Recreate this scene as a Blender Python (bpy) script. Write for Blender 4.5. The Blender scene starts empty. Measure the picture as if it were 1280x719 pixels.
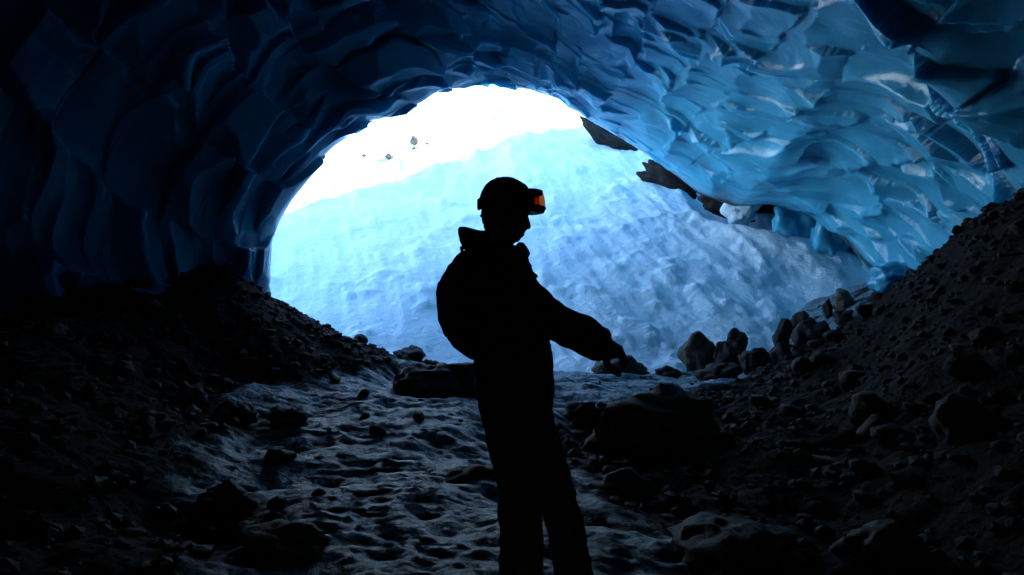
import bpy, bmesh, math, random
import numpy as np
from mathutils import Vector, Matrix

R = math.radians
random.seed(7)
sc = bpy.context.scene
col = sc.collection

# ------------------------------------------------------------------ camera
CAM_F = 1000.0                      # focal length in pixels of a 1280 px wide picture
cam = bpy.data.objects.new('camera', bpy.data.cameras.new('camera'))
col.objects.link(cam)
cam.data.sensor_width = 36.0
cam.data.lens = 36.0 * CAM_F / 1280.0
cam.location = (0, 0, 0)
cam.rotation_euler = (R(90), 0, 0)
cam.data.clip_start = 0.05
cam.data.clip_end = 8000
sc.camera = cam

# ------------------------------------------------------------------ sky + sun
TO_SUN = Vector((0.82, 0.10, 0.58)).normalized()
elev = math.asin(TO_SUN.z)
azim = math.atan2(TO_SUN.x, TO_SUN.y)          # clockwise from +Y
w = bpy.data.worlds.new('World'); sc.world = w; w.use_nodes = True
nt = w.node_tree
bg = nt.nodes['Background']
sky = nt.nodes.new('ShaderNodeTexSky')
sky.sky_type = 'NISHITA'; sky.sun_disc = False
sky.sun_elevation = elev; sky.sun_rotation = azim
sky.altitude = 1500; sky.air_density = 1.0; sky.dust_density = 0.3; sky.ozone_density = 2.0
nt.links.new(sky.outputs[0], bg.inputs[0])
bg.inputs[1].default_value = 0.12
sun = bpy.data.objects.new('sun', bpy.data.lights.new('sun', 'SUN'))
col.objects.link(sun)
sun.data.energy = 4.0; sun.data.angle = R(0.5); sun.data.color = (1, 0.95, 0.87)
sun.rotation_euler = TO_SUN.to_track_quat('Z', 'Y').to_euler()
sc.view_settings.view_transform = 'Standard'
sc.view_settings.look = 'None'
sc.view_settings.exposure = 3.35
sc.view_settings.gamma = 1.0
sc.cycles.use_denoising = True
sc.cycles.max_bounces = 10
sc.cycles.diffuse_bounces = 6
sc.cycles.glossy_bounces = 4
sc.cycles.sample_clamp_indirect = 6

# ------------------------------------------------------------------ helpers
def P(px, py, y):
    """photo pixel + distance in metres -> point"""
    return np.array([(px - 640.0) / CAM_F * y, y, (359.5 - py) / CAM_F * y])

def hash3(ix, iy, iz, s):
    h = (ix.astype(np.int64) * 374761393 + iy.astype(np.int64) * 668265263 + iz.astype(np.int64) * 2147483647 + s * 974634777) & 0xFFFFFFFF
    h = ((h ^ (h >> 13)) * 1274126177) & 0xFFFFFFFF
    h = ((h ^ (h >> 16)) * 2246822519) & 0xFFFFFFFF
    h = h ^ (h >> 15)
    return (h & 0xFFFFFF).astype(np.float64) / float(0xFFFFFF)

def vnoise(p, s=0):
    """smooth value noise, p (...,3) -> -1..1"""
    f = np.floor(p); t = p - f
    t = t * t * t * (t * (t * 6 - 15) + 10)
    ix, iy, iz = f[..., 0], f[..., 1], f[..., 2]
    r = 0
    for dx in (0, 1):
        wx = t[..., 0] if dx else 1 - t[..., 0]
        for dy in (0, 1):
            wy = t[..., 1] if dy else 1 - t[..., 1]
            for dz in (0, 1):
                wz = t[..., 2] if dz else 1 - t[..., 2]
                r = r + wx * wy * wz * hash3(ix + dx, iy + dy, iz + dz, s)
    return r * 2 - 1

def fbm(p, octv=4, s=0, gain=0.5, lac=2.03):
    a = 1.0; r = 0; q = p.copy()
    for i in range(octv):
        r = r + a * vnoise(q, s + i * 17)
        a *= gain; q = q * lac + 3.7
    return r

def ridged(p, octv=4, s=0, gain=0.5):
    a = 1.0; r = 0; q = p.copy()
    for i in range(octv):
        r = r + a * (1 - 2.2 * np.abs(vnoise(q, s + i * 17)))
        a *= gain; q = q * 2.03 + 3.7
    return r

def p2(x, y, z=0.0, k=1.0):
    return np.stack([x * k, y * k, np.zeros_like(x) + z], -1)

def bowls(a, b, s, jit=0.8, steep=1.9):
    """lower envelope of paraboloids on a jittered lattice: 0 in the bowl centre, up to ~1 on the sharp ridges"""
    fa, fb = np.floor(a), np.floor(b)
    best = np.full(a.shape, 9.0)
    z = np.zeros_like(fa)
    for da in (-1, 0, 1):
        for db in (-1, 0, 1):
            ca, cb = fa + da, fb + db
            jx = hash3(ca, cb, z, s) - .5; jy = hash3(ca, cb, z, s + 1) - .5
            off = hash3(ca, cb, z, s + 2)
            px = ca + .5 + jit * jx + 0.5 * (cb % 2); py = cb + .5 + jit * jy
            da = a - px
            da = np.where(da < 0, da * steep, da * 0.9)          # short steep flank towards the daylight, long one towards the dark
            d = da ** 2 + (b - py) ** 2 + 0.22 * off
            best = np.minimum(best, d)
    return best

def grid_mesh(name, V, flip=False):
    n, m = V.shape[:2]
    idx = np.arange(n * m).reshape(n, m)
    q = np.stack([idx[:-1, :-1], idx[1:, :-1], idx[1:, 1:], idx[:-1, 1:]], -1).reshape(-1, 4)
    if flip: q = q[:, ::-1]
    me = bpy.data.meshes.new(name)
    me.vertices.add(n * m); me.vertices.foreach_set('co', V.reshape(-1).astype(np.float32))
    me.loops.add(q.size); me.loops.foreach_set('vertex_index', q.reshape(-1).astype(np.int32))
    me.polygons.add(len(q))
    me.polygons.foreach_set('loop_start', np.arange(0, q.size, 4, dtype=np.int32))
    me.polygons.foreach_set('loop_total', np.full(len(q), 4, dtype=np.int32))
    me.polygons.foreach_set('use_smooth', np.ones(len(q), dtype=bool))
    me.update(calc_edges=True)
    return me

def vattr(me, name, arr):
    at = me.attributes.new(name, 'FLOAT', 'POINT')
    at.data.foreach_set('value', arr.reshape(-1).astype(np.float32))

def link(name, me, mat=None, parent=None, **props):
    o = bpy.data.objects.new(name, me)
    col.objects.link(o)
    if mat and me is not None and not me.materials:
        me.materials.append(mat)
    if parent: o.parent = parent
    for k, v in props.items(): o[k] = v
    return o

# ------------------------------------------------------------------ materials
def mat_new(name):
    m = bpy.data.materials.new(name); m.use_nodes = True
    t = m.node_tree
    return m, t, t.nodes['Principled BSDF'], t.nodes, t.links

def N(t, kind, **kw):
    n = t.nodes.new(kind)
    for k, v in kw.items():
        if k.startswith('i_'): n.inputs[k[2:]].default_value = v
        else: setattr(n, k, v)
    return n

def noise_bump(t, bsdf, scale, strength, dist, detail=6, prev=None, coord=None):
    nz = N(t, 'ShaderNodeTexNoise'); nz.inputs['Scale'].default_value = scale; nz.inputs['Detail'].default_value = detail
    bp = N(t, 'ShaderNodeBump'); bp.inputs['Strength'].default_value = strength; bp.inputs['Distance'].default_value = dist
    if coord is not None: t.links.new(coord, nz.inputs['Vector'])
    t.links.new(nz.outputs['Fac'], bp.inputs['Height'])
    if prev is not None: t.links.new(prev.outputs[0], bp.inputs['Normal'])
    t.links.new(bp.outputs[0], bsdf.inputs['Normal'])
    return bp

def ramp(t, fac, stops):
    r = t.nodes.new('ShaderNodeValToRGB')
    e = r.color_ramp.elements
    while len(e) < len(stops): e.new(0.5)
    for k, (p, c) in enumerate(stops):
        e[k].position = p; e[k].color = (*c, 1) if len(c) == 3 else c
    t.links.new(fac, r.inputs[0])
    return r

def make_ice():
    m, t, b, nd, L = mat_new('glacier_ice')
    tc = N(t, 'ShaderNodeTexCoord'); obj = tc.outputs['Object']
    n1 = N(t, 'ShaderNodeTexNoise'); n1.inputs['Scale'].default_value = 0.9; n1.inputs['Detail'].default_value = 7
    L.new(obj, n1.inputs['Vector'])
    base = ramp(t, n1.outputs['Fac'], [(0.3, (0.036, 0.26, 0.40)), (0.55, (0.06, 0.34, 0.50)), (0.75, (0.11, 0.44, 0.60))])
    # brown silt bands and specks, plus the darkening painted on the cave back
    at = N(t, 'ShaderNodeAttribute'); at.attribute_name = 'silt_and_shade'
    n2 = N(t, 'ShaderNodeTexNoise'); n2.inputs['Scale'].default_value = 2.6; n2.inputs['Detail'].default_value = 8; n2.inputs['Roughness'].default_value = .7
    L.new(obj, n2.inputs['Vector'])
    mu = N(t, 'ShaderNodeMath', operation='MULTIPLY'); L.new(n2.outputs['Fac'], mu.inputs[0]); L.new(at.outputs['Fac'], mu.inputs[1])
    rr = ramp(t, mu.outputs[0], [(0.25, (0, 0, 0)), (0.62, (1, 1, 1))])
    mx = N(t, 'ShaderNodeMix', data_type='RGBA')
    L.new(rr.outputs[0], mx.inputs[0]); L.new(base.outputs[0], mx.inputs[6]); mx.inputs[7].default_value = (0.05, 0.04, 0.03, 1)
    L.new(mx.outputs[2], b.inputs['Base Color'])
    b.inputs['Subsurface Weight'].default_value = 0.85
    b.inputs['Subsurface Radius'].default_value = (0.35, 0.8, 1.0)
    b.inputs['Subsurface Scale'].default_value = 0.20
    b.inputs['IOR'].default_value = 1.31
    b.inputs['Roughness'].default_value = 0.14
    b.inputs['Specular IOR Level'].default_value = 0.5
    bp = noise_bump(t, b, 5.0, 0.35, 0.05, 4, coord=obj)
    noise_bump(t, b, 38.0, 0.16, 0.012, 3, bp, coord=obj)
    return m

def make_snow():
    m, t, b, nd, L = mat_new('snow')
    tc = N(t, 'ShaderNodeTexCoord'); obj = tc.outputs['Object']
    n1 = N(t, 'ShaderNodeTexNoise'); n1.inputs['Scale'].default_value = 1.3; n1.inputs['Detail'].default_value = 8; n1.inputs['Roughness'].default_value = .65
    L.new(obj, n1.inputs['Vector'])
    base = ramp(t, n1.outputs['Fac'], [(0.35, (0.68, 0.86, 0.92)), (0.6, (0.76, 0.91, 0.95))])
    L.new(base.outputs[0], b.inputs['Base Color'])
    b.inputs['Roughness'].default_value = 0.75
    b.inputs['IOR'].default_value = 1.3
    bp = noise_bump(t, b, 8.0, 0.5, 0.07, 7, coord=obj)
    noise_bump(t, b, 40.0, 0.5, 0.025, 4, bp, coord=obj)
    return m

def make_floor():
    m, t, b, nd, L = mat_new('frozen_stream_bed')
    tc = N(t, 'ShaderNodeTexCoord'); obj = tc.outputs['Object']
    at = N(t, 'ShaderNodeAttribute'); at.attribute_name = 'crust'      # 1 snow crust / 0 grit
    n1 = N(t, 'ShaderNodeTexNoise'); n1.inputs['Scale'].default_value = 9; n1.inputs['Detail'].default_value = 7; n1.inputs['Roughness'].default_value = .7
    L.new(obj, n1.inputs['Vector'])
    ad = N(t, 'ShaderNodeMath', operation='ADD'); L.new(n1.outputs['Fac'], ad.inputs[0]); L.new(at.outputs['Fac'], ad.inputs[1])
    ms = N(t, 'ShaderNodeMath', operation='MULTIPLY'); ms.inputs[1].default_value = 0.6; L.new(ad.outputs[0], ms.inputs[0])
    rr = ramp(t, ms.outputs[0], [(0.50, (0, 0, 0)), (0.68, (1, 1, 1))])
    n2 = N(t, 'ShaderNodeTexNoise'); n2.inputs['Scale'].default_value = 30; n2.inputs['Detail'].default_value = 5
    L.new(obj, n2.inputs['Vector'])
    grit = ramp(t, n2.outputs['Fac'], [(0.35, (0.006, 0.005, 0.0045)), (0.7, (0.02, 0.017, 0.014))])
    crust = ramp(t, n2.outputs['Fac'], [(0.3, (0.035, 0.08, 0.10)), (0.7, (0.16, 0.27, 0.32))])
    mx = N(t, 'ShaderNodeMix', data_type='RGBA')
    L.new(rr.outputs[0], mx.inputs[0]); L.new(grit.outputs[0], mx.inputs[6]); L.new(crust.outputs[0], mx.inputs[7])
    L.new(mx.outputs[2], b.inputs['Base Color'])
    rg = ramp(t, rr.outputs[0], [(0, (.95, .95, .95)), (1, (.62, .62, .62))]); L.new(rg.outputs[0], b.inputs['Roughness'])
    sp = ramp(t, rr.outputs[0], [(0, (.08, .08, .08)), (1, (.3, .3, .3))]); L.new(sp.outputs[0], b.inputs['Specular IOR Level'])
    bp = noise_bump(t, b, 14.0, 0.7, 0.05, 6, coord=obj)
    noise_bump(t, b, 70.0, 0.5, 0.012, 4, bp, coord=obj)
    return m

def make_rock(name, c0, c1, rough=0.75):
    m, t, b, nd, L = mat_new(name)
    tc = N(t, 'ShaderNodeTexCoord'); obj = tc.outputs['Object']
    oi = N(t, 'ShaderNodeObjectInfo')
    ad = N(t, 'ShaderNodeVectorMath', operation='ADD'); L.new(obj, ad.inputs[0]); L.new(oi.outputs['Location'], ad.inputs[1])
    n1 = N(t, 'ShaderNodeTexNoise'); n1.inputs['Scale'].default_value = 6; n1.inputs['Detail'].default_value = 9; n1.inputs['Roughness'].default_value = .65
    L.new(ad.outputs[0], n1.inputs['Vector'])
    rr = ramp(t, n1.outputs['Fac'], [(0.3, c0), (0.72, c1)])
    L.new(rr.outputs[0], b.inputs['Base Color'])
    b.inputs['Roughness'].default_value = rough
    b.inputs['Specular IOR Level'].default_value = 0.2
    bp = noise_bump(t, b, 9.0, 0.6, 0.05, 8, coord=ad.outputs[0])
    noise_bump(t, b, 60.0, 0.4, 0.01, 4, bp, coord=ad.outputs[0])
    return m

def make_plain(name, c, rough=0.8, bump=None, spec=None):
    m, t, b, nd, L = mat_new(name)
    tc = N(t, 'ShaderNodeTexCoord'); obj = tc.outputs['Object']
    n1 = N(t, 'ShaderNodeTexNoise'); n1.inputs['Scale'].default_value = 18; n1.inputs['Detail'].default_value = 4
    L.new(obj, n1.inputs['Vector'])
    rr = ramp(t, n1.outputs['Fac'], [(0.3, tuple(x * .75 for x in c)), (0.7, tuple(x * 1.2 for x in c))])
    L.new(rr.outputs[0], b.inputs['Base Color'])
    b.inputs['Roughness'].default_value = rough
    if spec is not None: b.inputs['Specular IOR Level'].default_value = spec
    if bump: noise_bump(t, b, bump, 0.3, 0.004, 3, coord=obj)
    return m

ICE = make_ice(); SNOW = make_snow(); FLOOR = make_floor()
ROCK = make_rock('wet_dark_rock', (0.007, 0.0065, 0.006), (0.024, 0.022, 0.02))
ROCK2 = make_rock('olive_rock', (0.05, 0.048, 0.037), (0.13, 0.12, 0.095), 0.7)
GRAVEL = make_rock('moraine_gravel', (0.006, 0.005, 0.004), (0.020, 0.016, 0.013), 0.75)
JACKET = make_plain('black_jacket_fabric', (0.016, 0.016, 0.019), 0.85, 160, 0.2)
TROUSER = make_plain('black_trouser_fabric', (0.014, 0.014, 0.016), 0.9, 160, 0.2)
PACK = make_plain('black_pack_nylon', (0.015, 0.015, 0.017), 0.8, 220, 0.2)
GLOVE = make_plain('black_glove_fabric', (0.015, 0.014, 0.014), 0.85, 160, 0.2)
BOOT = make_plain('dark_boot_leather', (0.02, 0.017, 0.014), 0.6, 120)
HELM = make_plain('black_helmet_shell', (0.012, 0.012, 0.013), 0.5, None, 0.3)
SKIN = make_plain('skin', (0.36, 0.22, 0.16), 0.55, 200)
HAIR = make_plain('dark_hair', (0.02, 0.014, 0.01), 0.7, 200)
LENS, _t, _b, _n, _L = mat_new('orange_lens')
_tr = N(_t, 'ShaderNodeBsdfTransparent'); _tr.inputs[0].default_value = (0.84, 0.30, 0.13, 1)
_gl = N(_t, 'ShaderNodeBsdfGlossy'); _gl.inputs['Roughness'].default_value = 0.08; _gl.inputs[0].default_value = (1, .55, .3, 1)
_mx = N(_t, 'ShaderNodeMixShader'); _mx.inputs[0].default_value = 0.06
_L.new(_tr.outputs[0], _mx.inputs[1]); _L.new(_gl.outputs[0], _mx.inputs[2]); _L.new(_mx.outputs[0], _n['Material Output'].inputs[0])

# ------------------------------------------------------------------ ice cave (tunnel, lip, glacier body)
def make_cave():
    lip = [(331, 560, 10.8), (333, 440, 10.9), (333, 372, 11), (332, 340, 11), (335, 300, 11.0), (345, 275, 11.1), (363, 247, 11.2), (390, 215, 11.3), (420, 185, 11.5),
           (455, 157, 11.8), (490, 149, 12.0), (515, 135, 12.2), (545, 118, 12.4), (580, 107, 12.7), (610, 103, 13.2), (640, 106, 14.0),
           (690, 120, 15.9), (720, 140, 17.0), (740, 155, 17.7), (780, 176, 18.4), (830, 211, 18.4), (870, 240, 18.0), (915, 260, 17.3),
           (960, 255, 16.8), (1005, 266, 16.4), (1045, 290, 16.0), (1075, 325, 15.5), (1110, 370, 15), (1150, 450, 14.3)]
    lp = np.array(lip, float)
    d = np.r_[0, np.cumsum(np.hypot(np.diff(lp[:, 0]), np.diff(lp[:, 1])))]
    v0 = d / d[-1]
    NV = 900
    v = np.linspace(0, 1, NV)
    px, py, yy = (np.interp(v, v0, lp[:, k]) for k in range(3))
    # soften the polyline a little
    for arr in (px, py, yy):
        k = np.ones(9) / 9
        arr[6:-6] = np.convolve(arr, k, 'same')[6:-6]
    Lp = P(px, py, yy).T if False else np.stack([(px - 640) / CAM_F * yy, yy, (359.5 - py) / CAM_F * yy], -1)
    th = np.pi * (1 - v)
    def arch(y, cx, hw, z0, h, e=0.85, skew=0.0):
        c, s = np.cos(th), np.sin(th)
        X = cx + hw * np.sign(c) * np.abs(c) ** e
        Z = z0 + h * np.abs(s) ** e
        return np.stack([X, np.full(NV, float(y)) + skew * X, Z], -1)
    vk = v0[16]          # right of here the ice closes down on the snow
    rt = np.clip((v - v0[21]) / .05, 0, 1)[:, None]
    B0 = np.tile(np.array([0.0, -8.0, -0.3]), (NV, 1)) + 0.02 * arch(0, 0, 1, 0, 1)
    B1 = arch(-6.5, 0, 3.6, -1.9, 3.6)
    M1 = arch(0, -0.4, 7.0, -2.0, 6.4)
    M2 = arch(6, -1.5, 7.0, -2.0, 7.4)
    M3 = 0.42 * M2 + 0.58 * Lp
    out = Lp - np.array([0.4, 0, 0.3]); out[:, 1] = 0
    out /= np.linalg.norm(out, axis=1)[:, None]
    wl = np.clip((0.46 - v) / .16, 0, 1); wl = (wl * wl * (3 - 2 * wl))[:, None]
    ow = np.interp(v, [.15, .30, .44, .56], [1.35, 1.25, 0.9, .8])[:, None]
    M3L = Lp + out * ow + np.stack([0 * v, -np.interp(v, [.15, .30, .44, .56], [2.5, 2.3, 1.7, 1.5]), 0 * v], -1)              # left and crown: the ice widens quickly behind the lip, facing the dark
    M3[:, 0] += np.where(v > .6, 0.25, 0)
    M3 = M3 * (1 - wl) + M3L * wl
    O1 = Lp + (out * 0.25 + np.array([0, .45, 0])) * (1 - rt) + np.array([0, .35, .22]) * rt
    O2 = Lp + (out * 1.1 + np.array([-.1, 1.4, 0])) * (1 - rt) + np.array([0.3, 2.2, 1.0]) * rt
    cv = [0, .2, .46, vk, vk + .04, 1]
    CR = np.stack([np.interp(v, cv, [-40, -5.8, -.4, 2.0, 4.8, 60]), np.interp(v, cv, [6, 13.0, 15.2, 18.2, 21.2, 78]), np.interp(v, cv, [4.5, 4.2, 4.9, 6.8, 8.8, 14.0])], -1)
    CR[:, 2] += 0.28 * fbm(p2(v * 60, v * 0), 5, 5, .6)
    CR[:, 0] += 0.3 * fbm(p2(v * 50, v * 0 + 9), 3, 6)
    CB = CR + np.array([1.2, -6.0, 2.3]); CB[:, 2] = np.maximum(CB[:, 2], 7.3)
    FT = np.stack([np.interp(v, [0, 1], [-300, 300]), np.full(NV, -300.0), np.full(NV, 60.0)], -1)
    ctr = [B0, B1, M1, M2, M3, Lp, O1, O2, CR, CB, FT]
    cnt = [6, 30, 110, 340, 290, 14, 22, 30, 8, 4]
    t = [0.0]
    for a, b in zip(ctr[:-1], ctr[1:]):
        t.append(t[-1] + float(np.mean(np.linalg.norm(a - b, axis=1))))
    T = []
    for k in range(len(ctr)):
        if k == 0: T.append((ctr[1] - ctr[0]) / (t[1] - t[0]))
        elif k == len(ctr) - 1: T.append((ctr[k] - ctr[k - 1]) / (t[k] - t[k - 1]))
        else:
            h0, h1 = t[k] - t[k - 1], t[k + 1] - t[k]
            s0, s1 = (ctr[k] - ctr[k - 1]) / h0, (ctr[k + 1] - ctr[k]) / h1
            T.append((s0 * h1 + s1 * h0) / (h0 + h1))
    rows, uu, seg = [], [], []
    for k, n in enumerate(cnt):
        h = t[k + 1] - t[k]
        for q in range(n):
            s = q / n
            h00 = 2 * s**3 - 3 * s**2 + 1; h10 = s**3 - 2 * s**2 + s; h01 = -2 * s**3 + 3 * s**2; h11 = s**3 - s**2
            if k >= 7:
                rows.append(ctr[k] * (1 - s) + ctr[k + 1] * s); uu.append(t[k] + s * h); seg.append(k + s); continue
            rows.append(h00 * ctr[k] + h10 * h * T[k] + h01 * ctr[k + 1] + h11 * h * T[k + 1])
            uu.append(t[k] + s * h); seg.append(k + s)
    rows.append(ctr[-1]); uu.append(t[-1]); seg.append(len(cnt))
    V = np.array(rows); uu = np.array(uu); seg = np.array(seg)
    # inward normals
    du = np.gradient(V, axis=0); dv = np.gradient(V, axis=1)
    n = np.cross(du, dv); n /= np.linalg.norm(n, axis=2)[..., None] + 1e-9
    axis = np.stack([np.full_like(uu, 0.3), uu * 0, uu * 0], -1)
    mid = int(np.argmin(np.abs(seg - 3.5)))
    if n[mid, NV // 2, 2] > 0: n = -n                          # roof normal must point down, into the cave
    # arc-length like coordinates
    A = np.cumsum(np.linalg.norm(np.diff(V, axis=0, prepend=V[:1]), axis=2), axis=0)
    lipi = int(np.argmin(np.abs(seg - 5.0)))
    A = A - A[lipi][None]
    Bc = np.cumsum(np.linalg.norm(np.diff(V, axis=1, prepend=V[:, :1]), axis=2), axis=1)
    Bc = Bc - Bc[:, NV // 2][:, None]
    amp = np.interp(seg, [0, 1, 1.6, 4.4, 5.0, 5.4, 7, 8, 9, 10], [0, .3, 1, 1, .18, .12, .2, .4, .2, 0])[:, None]
    q = np.stack([V[..., 0], V[..., 1], V[..., 2]], -1)
    wa = A + 0.22 * fbm(q * 0.6, 2, 11) + 0.05 * fbm(q * 2.2, 2, 15)
    wb = Bc + 0.30 * fbm(q * 0.5, 2, 21) + 0.06 * fbm(q * 2.0, 2, 25)
    shear = np.clip(-Bc / 5.0, -1, 1)                            # ridges lean along the arch on the left
    side = np.clip((v - .44) / .14, 0, 1)[None]                 # 0 left and crown, 1 right-hand wall
    big = bowls(wa / 0.70 + 0.2 * wb, wb / 0.92, 31, .8, 2.0 - .85 * side)
    small = bowls(wa / 0.42 + 0.4, wb / 0.62, 41)
    varm = 0.55 + 0.45 * np.clip(0.5 + 0.9 * vnoise(q * 0.45, 61), 0, 1)
    H = (0.56 - 0.20 * side) * (0.65 * np.minimum(big, 1.0) + 0.50 * np.minimum(big, 1.0) ** 1.8) * varm + 0.03 * np.minimum(small, 1.0) * np.clip(0.45 + vnoise(q * 0.8, 71), 0, 1)
    H += 0.10 * fbm(q * 0.5, 3, 81)
    fold = np.exp(-((q[..., 1] - 7.9 - 0.25 * (q[..., 0] - 4)) / 0.75) ** 2) * np.clip((q[..., 0] - 2.2) / 1.6, 0, 1) * np.clip((q[..., 2] - .6) / 1.2, 0, 1)
    H += 0.5 * fold                                            # a hanging fold of ice across the upper right
    # keep the lip near its outline
    V = V + n * (H - 0.23)[..., None] * amp[..., None]
    me = grid_mesh('ice_cave', V)
    # brown silt: bands low on the right-hand ice and along the closing gap
    band = np.exp(-((A + 0.25) / 0.35) ** 2) * np.clip((v[None] - vk) / .06, 0, 1) * 1.1
    tgt1 = P(880, 130, 16.5)
    dd = q - tgt1; rot = dd[..., 0] * 0.55 + dd[..., 1] * 0.75
    strip = np.exp(-(((dd[..., 1] - dd[..., 0] * 0.6)) / 0.45) ** 2) * (np.abs(dd[..., 0]) < 3) * (v[None] > .45) * 0.42
    deep = np.clip((5.6 - q[..., 1] + 0.8 * fbm(q * 0.6, 3, 91)) / 1.6, 0, 1) * 1.6      # cave back painted dark so it bounces little light forward
    vattr(me, 'silt_and_shade', np.clip(band + strip + 0.25 + deep, 0, 1.8))
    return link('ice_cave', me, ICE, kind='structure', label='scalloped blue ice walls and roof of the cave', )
make_cave()

# ------------------------------------------------------------------ snow slope outside
def snow_h(x, y):
    s = y - 12.6
    ramp_ = 0.5 * (s + np.sqrt(s * s + 0.6))                  # soft toe
    z = -1.62 + 0.555 * ramp_
    z = z - 0.02 * np.clip(x - 1.5, 0, 9) * np.clip((y - 18) / 6, 0, 1)    # flank falls towards the ice on the right
    z = z + 0.35 * np.exp(-((x - 0.6) / 1.6) ** 2) * np.clip((y - 18) / 6, 0, 1)
    return z

def make_snow_slope():
    xs = np.linspace(-13, 11, 420); ys = np.linspace(11.2, 40, 480)
    X, Y = np.meshgrid(xs, ys)
    Z = snow_h(X, Y)
    q = p2(X, Y)
    lump = fbm(q * 0.4, 2, 101) * 0.14 + fbm(q * 2.2, 3, 103) * 0.018
    st = p2(X * 3.4 + 1.0 * Y, Y * 0.6)                       # runnels down the slope
    run = ridged(st, 4, 111, .6) * 0.02
    chunk = np.clip(fbm(q * 1.9, 4, 121) - 0.2, 0, 1) * 0.11
    pit = -np.clip(fbm(q * 2.7, 3, 131) - 0.55, 0, 1) * 0.06
    ledge = 0.35 * np.tanh(2.2 * fbm(p2(X * .35 + 4, Y * .35), 3, 141)) * np.clip((Y - 17) / 5, 0, 1)
    Z = Z + (lump + run + chunk + pit) * np.clip((Y - 12) / 1.5, .4, 1) + ledge * .5 + 0.16 * fbm(q * 0.9, 4, 161) * np.clip((Y - 18) / 3, 0, 1) * np.clip((1.5 - X) / 2, 0, 1)
    ly = np.interp(X, [4.0, 4.6, 5.2, 6.06], [18.4, 17.6, 17.0, 16.6])
    dip = np.clip((Y - ly - .25) / .6, 0, 1); dip = dip * dip * (3 - 2 * dip)
    dip = dip * (1 - np.clip((Y - ly - 1.6) / 1.0, 0, 1))
    Z = Z + .22 * np.exp(-((Y - ly) / .7) ** 2) * np.clip((X - 4.2) / .8, 0, 1)
    Z = Z - 1.0 * dip * np.clip((X - 4.2) / .8, 0, 1)          # the moat melted out where the snow meets the ice
    V = np.stack([X, Y, Z], -1)
    return link('snow_slope', grid_mesh('snow_slope', V, True), SNOW, kind='structure', label='pale blue avalanche snow slope outside the cave mouth')
make_snow_slope()

def make_terrain():
    k = np.linspace(-1, 1, 220)
    xs = np.sign(k) * (np.abs(k) ** 2.6) * 2600
    X, Y = np.meshgrid(xs, xs + 25)
    base = -1.6 + 0.555 * np.clip(Y - 13, 0, 34)
    Z = base - 1.4 + 0.14 * np.clip(Y - 47, 0, 900) + fbm(p2(X * .012, Y * .012), 5, 151) * np.clip((np.hypot(X, Y - 25) - 40) / 12, 0, 22)
    Z = np.where(Y < 12, np.minimum(Z, -3.0), Z)
    V = np.stack([X, Y, Z], -1)
    return link('terrain', grid_mesh('terrain', V, True), SNOW, kind='structure', label='snow covered mountain ground reaching the horizon')
make_terrain()

# ------------------------------------------------------------------ cave floor
CP = [ # px, py, distance
    (640, 769, 3.3), (300, 760, 3.4), (900, 740, 3.5), (640, 640, 4.8), (450, 640, 4.7), (450, 560, 6.2), (600, 560, 6.6), (560, 500, 8.6), (400, 500, 7.9),
    (700, 500, 9.5), (800, 620, 5.2), (800, 500, 9.6), (880, 470, 12.2), (700, 468, 12.4), (620, 466, 12.2), (540, 458, 11.8),
    (330, 474, 8.6), (440, 470, 9.6), (260, 530, 7.0), (200, 640, 4.9), (230, 480, 7.7),
    (500, 446, 12.0), (450, 426, 11.2), (400, 402, 10.8), (340, 374, 10.2), (300, 352, 9.8), (258, 339, 9.4), (220, 350, 9.2), (150, 380, 8.4), (60, 420, 7.0), (20, 520, 5.0),
    (1280, 262, 7.6), (1230, 281, 8.2), (1190, 302, 9.0), (1150, 328, 9.8), (1118, 354, 10.6), (1090, 408, 11.4), (1040, 436, 12.2), (960, 456, 12.4), (1000, 385, 14.8), (900, 458, 13.2), (1070, 365, 14.0), (1000, 464, 10.0), (1060, 444, 9.8), (1098, 408, 10.1), (940, 472, 10.5), (1030, 425, 13.0), (1085, 375, 13.0),
    (1250, 420, 6.0), (1270, 560, 4.4), (1100, 470, 7.6), (1000, 500, 8.2), (1000, 600, 5.6), (1100, 640, 4.6), (920, 560, 6.6), (1200, 700, 3.8), (950, 700, 3.9)]
cpts = np.array([P(*c) for c in CP] + [(-3, 0, -1.2), (0, 0, -1.4), (3, 0, -1.2), (-6, 0, -0.6), (6, 0, -0.3), (-6.5, 4, -.4), (6.3, 4, 0.1), (0, -7, -1.3), (-4, -7, -1), (4, -7, -1),
    (-6, 8, -.5), (-5.5, 11, -.1), (-9, 6, -.4), (7, 9, 1.0), (8, 12, .6), (9, 6, 1.4), (-6, 14.5, -1.6), (-3, 14.2, -1.6), (0, 14.5, -1.7), (4, 15.0, -1.5), (8, 15.5, .2)])
def tps_fit(pts):
    d = np.hypot(pts[:, None, 0] - pts[None, :, 0], pts[:, None, 1] - pts[None, :, 1])
    K = np.where(d > 0, d * d * np.log(d + 1e-9), 0) + np.eye(len(pts)) * 0.25
    Q = np.c_[np.ones(len(pts)), pts[:, :2]]
    A = np.block([[K, Q], [Q.T, np.zeros((3, 3))]])
    return np.linalg.solve(A, np.r_[pts[:, 2], 0, 0, 0])
W = tps_fit(cpts)
def floor_base(x, y):
    x = np.asarray(x, float); y = np.asarray(y, float)
    r = W[-3] + W[-2] * x + W[-1] * y
    for k in range(len(cpts)):
        d = np.hypot(x - cpts[k, 0], y - cpts[k, 1])
        r = r + W[k] * d * d * np.log(d + 1e-9)
    return r
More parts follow.
